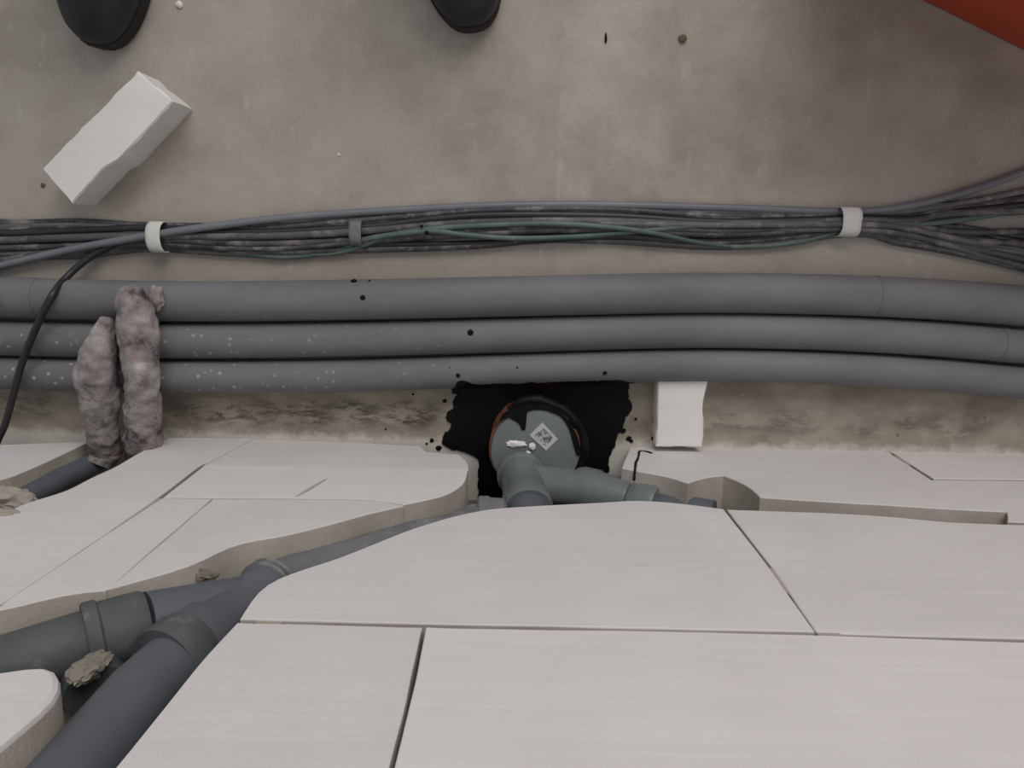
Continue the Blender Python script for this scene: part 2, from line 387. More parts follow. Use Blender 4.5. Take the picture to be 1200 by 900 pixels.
block(Wp((249.5, 584.8), (379, 585.0), (444, 586.4), (473, 592.3), (427, 603), (373, 618), (320, 631), (285, 634), (267, 641), (240, 654), (227, 664), (196, 671), (171, 678), (126, 691), (181.4, 642.6)), jit=0.0012, bev=0.0009)
block(Wp((-120, 520), (0, 518), (104, 514), (60, 535), (8, 557), (-120, 580)), front=0.004)
# small tongue between the two pipe runs
block(Wp((-120, 800), (0, 787), (40, 779), (57, 777), (67, 782), (73, 793), (72, 805), (67, 818), (30, 848), (0, 873), (-60, 925)) + [(wxz(-160, 1000)[0], ZT), (wxz(-400, 1000)[0], ZT)], jit=0.001, bev=0.004)

# joints filled with mortar almost to the face, on the lower left and at a few spots on the right
def joint_fill(p, q, wmm, d0=0.0011, mat=None):
    a, b = Vector(wxz(*p)), Vector(wxz(*q)); n_ = Vector((-(b - a).y, (b - a).x)).normalized() * wmm / 2000
    bm = bmesh.new()
    vs = [bm.verts.new((c_.x, -(D + dd), c_.y)) for dd in (d0, 0.06) for c_ in (a + n_, b + n_, b - n_, a - n_)]
    for f in ((0, 1, 2, 3), (7, 6, 5, 4), (0, 4, 5, 1), (1, 5, 6, 2), (2, 6, 7, 3), (3, 7, 4, 0)): bm.faces.new([vs[i] for i in f])
    obj('mortar_joint', bm, mat or AAC_CUT, wall, smooth=False)
joint_fill((6, 704.5), (186, 583), 6, .0007); joint_fill((128, 688), (240, 592), 6, .0008); joint_fill((240, 543), (293.5, 514), 6, .0003, AAC)
joint_fill((958, 742.3), (985, 743.2), 7, .0002); joint_fill((862, 607), (872, 619), 6, .0006); joint_fill((905, 665), (925, 694), 6, .0006)
joint_fill((300, 727.5), (330, 728.4), 6, .0016); joint_fill((1050, 533.5), (1066, 544), 6, .0005); joint_fill((250, 584.2), (440, 585.8), 6, .0004); joint_fill((200, 583.3), (246, 584), 6, .0004)
# raised grey sliver added in place of a shallow groove in the pale block
bm = bmesh.new(); sweep(bm, [wl(347, 582.5, .0002), wl(362, 574, .0), wl(382, 562, .0002)], [.0011, .0021, .0013], 8, rough=.3, nscale=150)
k = obj('groove_sliver', bm, MORTAR, wall); k['label'] = 'grey sliver standing for a short shallow groove'

# ------------------------------------------------------------------ floor-laid insulated pipes
def path_floor(pxs, z, n=10): return catmull([fl(x, y, z) for x, y in pxs], n)
def foam_pipe(cent, r, label, spots=(), rings=()):
    path = path_floor(cent, r)
    bm = bmesh.new(); sweep(bm, path, r, 28)
    o0 = root('insulated_pipe', Vector((0, path[len(path) // 2].y, 0)))
    tag(o0, label, 'pipe', 'insulated pipes along the wall')
    obj('foam_sleeve', bm, FOAM, o0, angle=60)
    for (x0, x1) in rings:
        bm = bmesh.new(); sub = [p for p in path if fl(x0, 350, r).x <= p.x <= fl(x1, 350, r).x]
        a = path_floor(cent, r, 250); sub = [p for p in a if fl(x0, 350, r).x <= p.x <= fl(x1, 350, r).x]
        sweep(bm, sub, r + 0.0006, 28); obj('tape_wrap', bm, FOAM, o0, angle=60)
    for i, (x, y, s) in enumerate(spots):
        base = min(path, key=lambda p: abs(p.x - fl(x, y, 2 * r).x))
        q = fl(x, y, 2 * r); dy = max(-0.92, min(0.92, (q.y - base.y) / r)); c = Vector((q.x, base.y + r * dy, r + r * math.sqrt(1 - dy * dy)))
        bm = bmesh.new(); blob(bm, c, s, 0.4, sub=2, squash=(1.0, 1.0, 0.5), seed=i + x)
        k = obj('bitumen_spot', bm, BITUMEN, o0); k['label'] = 'black bitumen drip'
    return o0
foam_pipe([(-140, 345), (0, 348.5), (200, 353), (400, 351.5), (600, 347.5), (800, 343.5), (950, 345), (1080, 350), (1200, 358.5), (1340, 371)], 0.0268,
          'thick grey insulated pipe lying next to the cables, farthest from the wall',
          [(412, 331, 0.0040), (425, 349, 0.0036), (430, 325, 0.0018)], [(18, 49), (1023, 1028)])
foam_pipe([(-140, 391), (0, 396), (200, 399.5), (400, 397.5), (600, 392.5), (800, 387.5), (950, 389.5), (1080, 396), (1200, 406), (1340, 420)], 0.0236,
          'middle one of the three grey insulated floor pipes',
          [(551, 390, 0.0042), (500, 372, 0.0016)], [(1175, 1181)])
pipe3 = foam_pipe([(-140, 431), (0, 437), (200, 441.5), (400, 440), (600, 433.5), (800, 428), (950, 430.5), (1080, 438), (1200, 448.5), (1340, 462)], 0.0222,
          'grey insulated pipe nearest the block wall, smeared with black bitumen',
          [(606, 431, 0.0015), (709, 437, 0.0026), (527, 431, 0.0013), (537, 440, 0.003)])

c3 = path_floor([(-140, 431), (0, 437), (200, 441.5), (400, 440), (600, 433.5), (800, 428), (950, 430.5), (1080, 438), (1200, 448.5), (1340, 462)], .0222, 60)
bm = bmesh.new(); rows = []
for p in c3:
    if not (fl(529, 440, .03).x < p.x < fl(748, 440, .03).x): continue
    u_ = (p.x - fl(529, 440, .03).x) / (fl(748, 440, .03).x - fl(529, 440, .03).x)
    a_top = 44 + 9 * noise.noise(Vector((p.x * 60, 1, 0))) + 7 * noise.noise(Vector((p.x * 160, 4, 0))) - 22 * math.exp(-((u_ - .06) / .045) ** 2) + 60 * max(0, .025 - u_) / .025 + 45 * max(0, u_ - .9) / .1
    row = []
    for j in range(9):
        an = math.radians(a_top + (135 - a_top) * j / 8); rr = .0222 + (.0004 if j in (0, 8) else .0013)
        row.append(bm.verts.new((p.x, p.y - rr * math.sin(an), p.z + rr * math.cos(an))))
    rows.append(row)
for a, b in zip(rows, rows[1:]):
    for j in range(8): bm.faces.new((a[j], a[j + 1], b[j + 1], b[j]))
k = obj('bitumen_smear', bm, BITUMEN, pipe3); k['label'] = 'black bitumen smear along the wall side'

# ------------------------------------------------------------------ cables
ENV = [(-110, 250, 316), (-60, 257, 311), (0, 262, 305), (90, 260, 299), (178, 265, 291), (300, 266, 297), (420, 260, 292), (560, 246, 288), (700, 246, 281), (850, 250, 288), (998, 250, 273), (1060, 246, 284), (1120, 238, 294), (1200, 226, 314), (1300, 205, 345)]
def cable(pts, r, mat, label, group='cables in the bundle on the floor', n=9, k=8):
    path = catmull(pts, n); bm = bmesh.new(); sweep(bm, path, r, k)
    return tag(obj('cable', bm, mat, angle=80), label, 'cable', group)
ORD = ['first', 'second', 'third', 'fourth', 'fifth', 'sixth', 'seventh', 'eighth', 'ninth', 'tenth', 'eleventh', 'last']
NC = 12
lanes = list(range(NC)); rc = random.Random(11)
cols = []
for (x, a, b) in ENV:
    for _ in range(3):
        i = rc.randrange(NC - 1); lanes[i], lanes[i + 1] = lanes[i + 1], lanes[i]
    cols.append(lanes[:])
cols_pos = [{c: i for i, c in enumerate(l)} for l in cols]
for c in range(NC):
    pts = []
    for j, (x, a, b) in enumerate(ENV):
        t = cols_pos[j][c] / (NC - 1) + rc.uniform(-0.02, 0.02)
        layer = (c % 3)
        if x > 1100: t = t * 0.62 if t < 0.42 else 0.48 + (t - 0.42) * 0.9
        arch = 1 - abs(2 * t - 1)
        z = 0.0048 + layer * (0.0055 if 150 < x < 1030 else 0.004) * (0.35 + 0.65 * arch)
        pts.append(fl(x + rc.uniform(-14, 14) * (0 if x in (178, 998) else 1), a + (b - a) * t, z))
    cable(pts, rc.choice((0.0044, 0.0050, 0.0054, 0.0048)), (CABLE_DARK, CABLE_DUSTY, CABLE_BLACK, CABLE_DARK)[c % 4],
          'dark bundle cable, %s dark one from the top at the right edge' % ORD[cols_pos[13][c]])
zc = 0.019
cable([fl(*p) for p in [(-110, 334, .006), (-50, 324, .007), (0, 311.5, .010), (90, 291, .016), (178, 275.5, .0215), (250, 265, .020), (330, 255.5, .012), (420, 249, .007), (560, 241.5, .0055), (700, 240, .0055), (850, 243.5, .0055), (998, 248, .008), (1070, 240, .007), (1140, 222, .006), (1200, 201, .006), (1290, 165, .006)]],
      0.0050, CABLE_GREY, 'light grey cable crossing on top of the bundle at the left tape', k=12)
cable([fl(*p) for p in [(330, 287, .008), (240, 284, .010), (170, 279, .013), (140, 284, .014), (105, 302, .016), (78, 325, .030), (60, 348, .0595), (42, 385, .060), (26, 425, .058), (15, 465, .050), (6, 497, .040), (-4, 520, .040), (-18, 560, .06)]],
      0.0046, CABLE_BLACK, 'black cable leaving the bundle and curving over the three pipes', k=12)
cable([fl(*p) for p in [(330, 297, .006), (390, 297, .007), (425, 288, .012), (460, 275, .018), (520, 267, .021), (570, 264, .021), (640, 262, .021), (700, 265, .021), (760, 272, .019), (820, 284, .010), (880, 289, .007), (940, 283, .008), (998, 270, .012), (1080, 277, .010), (1200, 297, .008), (1300, 320, .008)]],
      0.0036, CABLE_GREEN, 'greenish cable weaving along the middle of the bundle', k=10)
cable([fl(*p) for p in [(240, 292, .006), (300, 299, .006), (345, 301, .006), (395, 294, .006), (430, 280, .017), (500, 271, .022), (545, 275, .020), (600, 279, .015), (680, 277, .015), (760, 270, .018), (860, 262, .016), (998, 262, .016), (1090, 262, .012), (1200, 246, .008), (1290, 235, .008)]],
      0.0036, CABLE_GREEN, 'dusty green grey cable dipping below the bundle beside the grey tape', k=10)
# bright dusty strands fanning out at the right end
cable([fl(*p) for p in [(700, 268, .012), (850, 270, .014), (998, 268, .016), (1060, 275, .014), (1110, 287, .010), (1150, 300, .007), (1200, 313, .007), (1300, 340, .007)]], 0.0044, CABLE_DUSTY,
      'grey dusty cable fanning lowest at the right end of the bundle', k=10)
cable([fl(*p) for p in [(700, 262, .016), (850, 264, .018), (998, 263, .020), (1060, 267, .017), (1120, 280, .013), (1160, 287, .010), (1200, 293, .008), (1300, 312, .007)]], 0.0042, CABLE_DUSTY,
      'grey dusty cable fanning second lowest at the right end', k=10)

def tape(px, y0p, y1p, wpx, zt, mat, label, skew=0, name='cable_tape'):
    """band wrapped round the bundle"""
    bm = bmesh.new()
    a = fl(px, y0p, 0.010); b = fl(px, y1p, 0.010)
    yc = (a.y + b.y) / 2; hw = (a.y - b.y) / 2; n = 28; t = 0.0008
    X0 = fl(px - wpx / 2, (y0p + y1p) / 2, zt).x; X1 = fl(px + wpx / 2, (y0p + y1p) / 2, zt).x
    rings = []
    for s in range(5):
        x = X0 + (X1 - X0) * s / 4
        for kk in (0,):
            ring = []
            for k in range(n):
                an = 2 * math.pi * k / n
                cy, sz = math.cos(an), math.sin(an)
                yy = yc + hw * math.copysign(abs(cy) ** 0.75, cy)
                z = zt / 2 + 0.0006 + (zt / 2) * math.copysign(abs(sz) ** 0.7, sz)
                wob = 0.0009 * noise.noise(Vector((x * 90, yy * 120, z * 100)))
                sk = skew * (abs(cy) ** 2 - 0.4) * (1 if cy > 0 else 1)
                ring.append(bm.verts.new((x + sk + wob, yy, z + wob)))
            rings.append(ring)
    for a_, b_ in zip(rings, rings[1:]):
        for k in range(n): bm.faces.new((a_[k], a_[(k + 1) % n], b_[(k + 1) % n], b_[k]))
    o = obj(name, bm, mat, angle=70)
    md = o.modifiers.new('thickness', 'SOLIDIFY'); md.thickness = t; md.offset = 1
    return tag(o, label, 'tape', 'tapes tying the cables')
tape(180, 260, 295, 17, 0.027, WHITE_TAPE, 'white tape tying the cable bundle near the loose block', skew=0.003)
tape(998, 243.5, 277, 22, 0.026, WHITE_TAPE, 'white tape tying the cable bundle where it fans out on the right', skew=-0.002)
tape(416, 259, 287, 14, 0.024, GREY_TAPE, 'grey tape strip wrapped round the middle of the cable bundle')
for (x, y, s) in ((500, 273, 0.0032), (494, 265, 0.0022)):
    bm = bmesh.new(); blob(bm, fl(x, y, 0.0262), s, 0.3, sub=2, squash=(1, 1, .7), seed=x)
    tag(obj('bitumen_drip', bm, BITUMEN), ('larger' if s > .003 else 'smaller') + ' black bitumen drop stuck on the green cables', 'drip', 'bitumen drops on the cables')

# ------------------------------------------------------------------ plaster coated pipes at the left
def plaster_pipe(pts, rad, label, seed):
    path = catmull(pts, 16); rr = []
    m = len(path)
    for i in range(m):
        t = i / (m - 1) * (len(rad) - 1); k = min(int(t), len(rad) - 2); rr.append(rad[k] + (rad[k + 1] - rad[k]) * (t - k))
    bm = bmesh.new(); sweep(bm, path, rr, 40, rough=0.24, nscale=27 + 6 * seed)
    return tag(obj('plaster_coated_pipe', bm, PLASTER, angle=80), label, 'pipe', 'plaster coated pipes crossing the floor pipes')
plaster_pipe([fl(158, 341, .064), fl(157, 352, .074), fl(160, 380, .078), fl(163, 420, .076), fl(167, 455, .074), fl(168, 490, .066), fl(168, 515, .050), wl(165, 533, .03)],
             [.012, .021, .0245, .0225, .0215, .0225, .025, .020], 'lumpy plaster coated pipe with red stains, right one of the pair over the floor pipes', 1)
plaster_pipe([fl(125, 372, .066), fl(124, 384, .066), fl(117, 410, .070), fl(113, 445, .070), fl(119, 485, .062), fl(122, 512, .048), wl(124, 530, .014), wl(116, 545, .03)],
             [.007, .013, .0215, .0245, .021, .020, .020, .016], 'lumpy plaster coated pipe, left one of the pair over the floor pipes', 2)
bm = bmesh.new(); sweep(bm, [wl(122, 538, .030), wl(70, 562, .032), wl(20, 588, .036), wl(-30, 614, .05)], 0.0145, 18)
tag(obj('conduit_pipe', bm, PVC_BLUE, angle=80), 'short dark pipe in the small chase behind the plaster coated pipes', 'pipe')
bm = bmesh.new(); blob(bm, fl(183, 349, .058), 0.012, .5, squash=(.8, 1.3, .6), seed=4)
tag(obj('plaster_lump', bm, PLASTER), 'dark crumbly plaster lump stuck beside the right plaster coated pipe', 'plaster')

# ------------------------------------------------------------------ bitumen around the floor drain
def flat_patch(px, z0, h, step=0.0035, jit=0.0035):
    P = densify([Vector(p[:2]) for p in px], step, 0, 179)
    for _ in range(2): P = [(P[i - 1] + P[i] * 2 + P[(i + 1) % len(P)]) / 4 for i in range(len(P))]
    P = [p + jit * Vector((noise.noise(Vector((p.x * 110, p.y * 110, 2))) + .7 * noise.noise(Vector((p.x * 320, p.y * 320, 2))), noise.noise(Vector((p.x * 110, p.y * 110, 8))) + .7 * noise.noise(Vector((p.x * 320, p.y * 320, 8))))) for p in P]
    bm = bmesh.new()
    rows = [(P, z0), (P, h * 0.6), (inset(P, 0.0015), h)]
    rings = [[bm.verts.new((p.x, p.y, z)) for p in r] for r, z in rows]
    n = len(P)
    for a, b in zip(rings, rings[1:]):
        for k in range(n): bm.faces.new((a[k], a[(k + 1) % n], b[(k + 1) % n], b[k]))
    bm.faces.new(rings[-1]); bm.faces.new(rings[0][::-1]); return bm
bit = root('bitumen_sealant', Vector((wl(630, 520).x, -D, 0)))
tag(bit, 'black bitumen smeared on the floor and recess around the drain', 'sealant')
px_edge = [fl(x, y, .004) for x, y in [(530, 436), (600, 432), (680, 432), (732, 436), (739, 452), (734, 464), (742, 474), (741, 482), (733, 490), (731, 502), (724, 512), (722, 522)]]
px_left = [fl(x, y, .004) for x, y in [(552, 534), (536, 527), (528, 528), (519, 520), (515, 516), (522, 508), (530, 497), (520, 490), (522, 483), (533, 480), (530, 470), (540, 458), (530, 447)]]
back = [Vector((xr - .002, -D - .02, 0)), Vector((xr - .002, -D - .198, 0)), Vector((xl + .002, -D - .198, 0)), Vector((xl + .002, -D - .02, 0))]
bm = flat_patch(px_edge + back + px_left, 0.0002, 0.004, jit=0.0030)
obj('floor_patch', bm, BITUMEN, bit, angle=30)
bm = bmesh.new()
t = 0.004; yb = -(D + 0.20)
box(bm, xl - 0.0, xl + t, yb, -(D + 0.093), 0.004, 0.32); box(bm, xr - t, xr, yb, -(D + 0.093), 0.004, 0.32); box(bm, xl, xr, yb - t, yb, 0, 0.33)
box(bm, xl, xr, yb, -(D + 0.093), 0.322, 0.328)
k = obj('bitumen_coating', bm, BITUMEN, wall, smooth=False); k['label'] = 'black bitumen coated recess behind the drain'
# squiggle and flecks on the right block
def fleck(bm, pts, r):
    sweep(bm, catmull(pts, 5), r, 8, rough=0.5, nscale=150)
bm = bmesh.new()
fleck(bm, [wl(764, 531.5, 0), wl(757, 529.5, 0), wl(750, 529, 0), wl(748, 536, 0), wl(745, 543, 0), wl(744, 553, 0), wl(743, 562, 0)], 0.0017)
k = obj('wall_smear', bm, BITUMEN, bit)
for (x, y, s) in ((533, 458, .005), (366 + 155, 470, .003), (730, 505, .004), (737, 514, .0035), (745, 491, .002), (506, 516, .003), (500, 520, .002), (514, 525, .004), (765, 514, .0025), (484, 462, .0016), (452, 503, .0014), (740, 517, .0026)):
    bm = bmesh.new(); blob(bm, fl(x, y, 0.001), s, .5, sub=2, squash=(1, 1, .3), seed=x); obj('bitumen_fleck', bm, BITUMEN, bit)

# ------------------------------------------------------------------ drain riser and fittings
cx = fl(627, 528, 0.07)
drain = root('drain_riser', Vector((cx.x, cx.y, 0)))
tag(drain, 'orange drain socket capped by a grey reducer with diamond sticker', 'drain pipe')
def revolve(bm, c, prof, n=40):
    rings = [[bm.verts.new((c[0] + r * math.cos(2 * math.pi * k / n), c[1] + r * math.sin(2 * math.pi * k / n), z)) for k in range(n)] for r, z in prof]
    for a, b in zip(rings, rings[1:]):
        for k in range(n): bm.faces.new((a[k], a[(k + 1) % n], b[(k + 1) % n], b[k]))
    return rings
bm = bmesh.new(); revolve(bm, cx, [(0.0605, 0.004), (0.0605, 0.054), (0.0612, 0.056), (0.0612, 0.062), (0.0602, 0.064), (0.0590, 0.0635), (0.0590, 0.050), (0.0590, 0.004)])
obj('orange_socket', bm, ORANGE_PIPE, drain)
bm = bmesh.new(); sweep(bm, [Vector((cx.x + .0635 * math.cos(math.radians(q)), cx.y + .0635 * math.sin(math.radians(q)), .056)) for q in range(-75, 128, 5)], [.0085 if 1 < i < 38 else .004 for i in range(41)], 14, rough=.35, nscale=55)
k = obj('bitumen_collar', bm, BITUMEN, drain, angle=70)
bm = bmesh.new(); rg = revolve(bm, cx, [(0.0586, 0.004), (0.0586, 0.072), (0.0575, 0.0745), (0.0550, 0.0755)]); bm.faces.new(rg[-1])
red = obj('reducer', bm, PVC, drain)
# diamond sticker
c = fl(637, 512, 0.0762); bm = bmesh.new()
d1 = fl(635.5, 495, .0762); d2 = fl(654, 514.5, .0762); d3 = fl(640, 528, .0762); d4 = fl(620.5, 510, .0762)
def plate(bm, pts, z0, z1):
    a = [bm.verts.new((p.x, p.y, z0)) for p in pts]; b = [bm.verts.new((p.x, p.y, z1)) for p in pts]; n = len(pts)
    bm.faces.new(b); bm.faces.new(a[::-1])
    for k in range(n): bm.faces.new((a[k], a[(k + 1) % n], b[(k + 1) % n], b[k]))
plate(bm, [d1, d2, d3, d4], 0.0756, 0.0764); st = obj('sticker', bm, STICKER, drain, smooth=False); st['label'] = 'white diamond sticker with grey print'
cc = (d1 + d2 + d3 + d4) / 4
bm = bmesh.new(); plate(bm, [cc + (p - cc) * 0.66 for p in (d1, d2, d3, d4)], 0.0763, 0.0767); obj('sticker_print', bm, STICKER_PRINT, st, smooth=False)
# bitumen running over the cap
bm = bmesh.new()
P = densify([Vector(fl(x, y, .0765)[:2]) for x, y in [(585, 493), (596, 489), (602, 493), (608, 496), (611, 504), (616, 504), (618, 483), (626, 480), (640, 481), (648, 484), (656, 487), (664, 497), (669, 508), (672, 520), (676, 534), (681, 532), (677, 512), (668, 494), (655, 480), (630, 472), (606, 475), (590, 484)]], 0.003, 0.001)
a = [bm.verts.new((p.x, p.y, .0750)) for p in P]; b = [bm.verts.new((p.x, p.y, .0772)) for p in P]
bm.faces.new(b); bm.faces.new(a[::-1])
for k in range(len(P)): bm.faces.new((a[k], a[(k + 1) % len(P)], b[(k + 1) % len(P)], b[k]))
obj('bitumen_run', bm, BITUMEN, drain, smooth=False)

# wye rising from the reducer
wa = fl(610, 554, 0.078); wb = wl(619, 600, 0.036)
wye = root('branch_fitting', wa.copy()); tag(wye, 'grey plastic branch fitting rising out of the capped drain', 'pipe fitting')
ax = (wb - wa); L = ax.length; u = ax.normalized()
bm = bmesh.new(); pipe_profile(bm, wa - u * 0.004, wb, [(0, .0295), (.06, .0300), (.10, .0300), (.13, .0272), (.70, .0272), (.74, .0305), (.98, .0310), (1.0, .0300)], 32); obj('body', bm, PVC, wye)
bm = bmesh.new(); pipe_profile(bm, wa + u * 0.006, wa + u * 0.012, [(0, .0300), (.2, .0318), (.8, .0318), (1, .0300)], 32); obj('collar', bm, PVC, wye)
br0 = wa + u * (0.30 * L); br1 = wl(684, 574, 0.044)
bm = bmesh.new(); v = br1 - br0; pipe_profile(bm, br0, br1, [(0, .0262), (.70, .0262), (.74, .0262), (1.0, .0262)], 28); obj('branch_arm', bm, PVC, wye)
bm = bmesh.new(); e = wl(741, 588, 0.044); pipe_profile(bm, br1 - (e - br1) * 0.15, e, [(0, .0270), (.05, .0312), (.34, .0312), (.42, .0286), (.97, .0286), (1, .0270)], 28); obj('socket', bm, PVC, wye)
bm = bmesh.new(); blob(bm, fl(605, 520, .077), 0.010, .6, squash=(1.2, .45, .2), seed=3); blob(bm, fl(624, 523, .078), 0.0045, .4, squash=(1, 1, .4), seed=8); blob(bm, fl(619, 531, .079), 0.003, .4, squash=(1, 1, .4), seed=9)
k = obj('mortar_splash', bm, AAC_WHITE, wye); k['label'] = 'white mortar splash'
# upright pipe continuing inside the wall
bm = bmesh.new(); sweep(bm, [wb - u * 0.035, wb + u * 0.02, wb + u * 0.07], .0250, 28)
tag(obj('riser_pipe', bm, PVC_BLUE, angle=80), 'dark blue grey pipe standing in the drain branch fitting, going up behind the blocks', 'pipe')
# right hand run
rt = root('elbow_pipe', e.copy()); tag(rt, 'grey plastic elbow and pipe entering the right chase', 'pipe')
bm = bmesh.new(); g = wl(773, 594, .042); pipe_profile(bm, e - (g - e) * 0.3, g, [(0, .0250), (.3, .0252), (.32, .0285), (.9, .0285), (1, .026)], 26); obj('elbow', bm, PVC, rt)
bm = bmesh.new(); sweep(bm, [g - (g - e) * 0.3, wl(800, 597.5, .040), wl(836, 604, .040)], .0185, 22); obj('pipe_end', bm, PVC_BLUE, rt, angle=60)

# ------------------------------------------------------------------ pipe run in the long diagonal chase
def chase(edges):
    """pipe axis resting on the sawn ledge; edges = (pixel x, pixel y of the ledge edge, pipe radius, depth of axis)"""
    W = [wl(e_[0], e_[1]) for e_ in edges]; out = []
    for i, e_ in enumerate(edges):
        t_ = W[min(i + 1, len(W) - 1)] - W[max(i - 1, 0)]; n_ = Vector((-t_.z, 0, t_.x)).normalized()
        if n_.z < 0: n_ = -n_
        q = W[i] + n_ * (e_[2] + 0.0015); out.append(Vector((q.x, -(D + e_[3]), q.z)))
    return out
run = chase([(520, 582, .0195, .033), (474, 591, .0195, .033), (427, 603, .0195, .033), (373, 618, .0195, .033), (320, 631, .0195, .033), (294, 639, .022, .038)])
path = catmull([wl(588, 612, .046), wl(560, 609, .044)] + run, 8)
bm = bmesh.new(); sweep(bm, path, .0195, 26)
tag(obj('chase_pipe', bm, PVC_DUSTY, angle=80), 'dusty grey pipe in the chase running up left from the drain', 'pipe')
el0, el1 = wl(592, 612, .046), wl(558, 611, .045)
bm = bmesh.new(); pipe_profile(bm, el0, el1, [(0, .025), (.1, .0285), (.55, .0290), (.62, .0305), (.92, .0305), (1, .0275)], 28)
tag(obj('pipe_elbow', bm, PVC_DUSTY), 'grey elbow socket peeking out left of the drain branch fitting', 'pipe fitting')
w0, w1 = run[-1] + (run[-2] - run[-1]) * 0.35, wl(193, 781, .040)
wy = root('wye_fitting', w1.copy()); tag(wy, 'dark grey wye fitting joining two pipes in the left chase', 'pipe fitting')
bm = bmesh.new(); pipe_profile(bm, w0, w1, [(0, .0245), (.02, .0265), (.12, .0270), (.135, .0255), (.60, .0265), (.66, .0300), (.97, .0300), (1, .0290)], 32); obj('body', bm, PVC_BLUE, wy)
bm = bmesh.new(); pipe_profile(bm, w0 + (w1 - w0) * .80, w1 + (w1 - w0) * .01, [(0, .0300), (.12, .0318), (.88, .0320), (1, .0306)], 32); obj('collar', bm, PVC_DIRTY, wy)
for tt in (.0, .055):
    q = w0 + (w1 - w0) * tt; q2 = w0 + (w1 - w0) * (tt + .032)
    bm = bmesh.new(); pipe_profile(bm, q, q2, [(0, .0268), (.2, .0290), (.8, .0290), (1, .0268)], 32); obj('collar', bm, PVC_DUSTY, wy)
bpt = chase([(227, 664, .0250, .026), (171, 678, .0250, .026), (126, 691, .0250, .027), (67, 699, .0255, .030), (0, 717, .0250, .033), (-120, 748, .0250, .034)])
a0 = w0 + (w1 - w0) * .25; a1 = bpt[1] + (bpt[2] - bpt[1]) * .3
bm = bmesh.new(); pipe_profile(bm, a0, a1, [(0, .0250), (.5, .0252), (1, .0255)], 28); obj('branch_arm', bm, PVC_BLUE, wy)
a2 = bpt[2] + (bpt[3] - bpt[2]) * .55
bm = bmesh.new(); pipe_profile(bm, a1 - (a2 - a1) * .05, a2, [(0, .0255), (.08, .0275), (.74, .0275), (.78, .0298), (.96, .0298), (1, .0285)], 28); obj('socket', bm, PVC_DIRTY, wy)
bm = bmesh.new(); sweep(bm, [a2 + (a1 - a2) * .3, bpt[4], bpt[5]], .0245, 26)
tag(obj('branch_pipe', bm, PVC_DIRTY, angle=80), 'grey pipe coming in from the left edge to the wye fitting', 'pipe')
s0, s1 = wl(104, 765, .045), wl(114, 812, .052)
bm = bmesh.new(); pipe_profile(bm, s0, s1, [(0, .020), (.6, .020), (.65, .0225), (1, .0225)], 22)
tag(obj('pipe_stub', bm, PVC_DIRTY, angle=60), 'mortar smeared pipe stub in the dark hollow between the two left pipes', 'pipe fitting')
bm = bmesh.new(); sweep(bm, [w1 + (w0 - w1) * .22, wl(164, 815, .040), wl(109, 883, .040), wl(34, 975, .040)], .0252, 30)
tag(obj('main_pipe', bm, PVC_BLUE, angle=80), 'thick dark blue grey pipe in the chase at the lower left corner', 'pipe')

# mortar crumbs in the chases
def lump(px, py, d, r, sq, seed, label, mat=MORTAR):
    bm = bmesh.new(); blob(bm, wl(px, py, d), r, .5, sub=4, squash=sq, seed=seed)
    return tag(obj('mortar_lump', bm, mat), label, 'mortar')
lump(205, 677, .016, .014, (2.6, .9, .36), 27, 'tan mortar lump wedged above the left wye fitting', CORE_LIGHT)
lump(278, 640, .012, .011, (1.1, .8, .7), 22, 'pale round mortar lump at the chase edge above the pipe collar', AAC_CUT)
lump(106, 782, .028, .014, (.8, .5, 1.35), 23, 'rough mortar lump stuck to the pipe stub', CORE_LIGHT)
lump(12, 588, .012, .019, (1.5, .8, .75), 24, 'crumbly mortar lump at the left end of the small chase', AAC_CUT)
lump(-6, 604, .002, .013, (1.6, .5, .8), 26, 'crumbly mortar lump at the left picture edge by the small chase', AAC_CUT)
lump(455, 612, .024, .012, (2.0, .7, .5), 25, 'smeared mortar ridge on the long chase ledge', AAC_CUT)
# mortar plug behind the right elbow
bm = bmesh.new(); blob(bm, wl(815, 588, .070), .034, .2, squash=(1.6, .6, .8), seed=31)
tag(obj('mortar_plug', bm, AAC_CUT), 'smooth mortar filling around the right elbow pipe', 'mortar')

# ------------------------------------------------------------------ loose blocks
def chunk(name, top, h, mat, label, cat, z0=0.0, jit=0.0016, taper=0.0):
    P0 = [Vector(fl(x, y, z0 + h)[:2]) for x, y in top]
    P = densify(P0, 0.007, jit)
    bm = bmesh.new(); b = 0.0022
    rows = [(inset(P, -taper), z0), (P, z0 + h * .5), (P, z0 + h - b), (inset(P, b * .8), z0 + h)]
    rings = []
    for ri, (r, z) in enumerate(rows):
        rings.append([bm.verts.new((p.x + (0.0016 * noise.noise(Vector((p.x * 70, p.y * 70, z * 90))) if ri < 3 else 0), p.y + (0.0016 * noise.noise(Vector((p.x * 70 + 9, p.y * 70, z * 90))) if ri < 3 else 0), z)) for p in r])
    n = len(P)
    for a, c in zip(rings, rings[1:]):
        for k in range(n): bm.faces.new((a[k], a[(k + 1) % n], c[(k + 1) % n], c[k]))
    bm.faces.new(rings[-1]); bm.faces.new(rings[0][::-1])
    return tag(obj(name, bm, mat, angle=24), label, cat)
chunk('loose_block', [(161, 83), (203, 119), (168, 157), (138, 189), (125, 193), (84, 239), (49, 198), (100, 145)], 0.058, AAC_WHITE, 'loose white aerated concrete offcut lying on the floor below the left boot', 'block')
chunk('block_offcut', [(771, 446), (830, 446), (828, 461), (824, 468), (825, 492), (823, 524), (769, 524)], 0.028, AAC_WHITE, 'small white block offcut between the insulated pipe and wall', 'block', jit=0.0008)

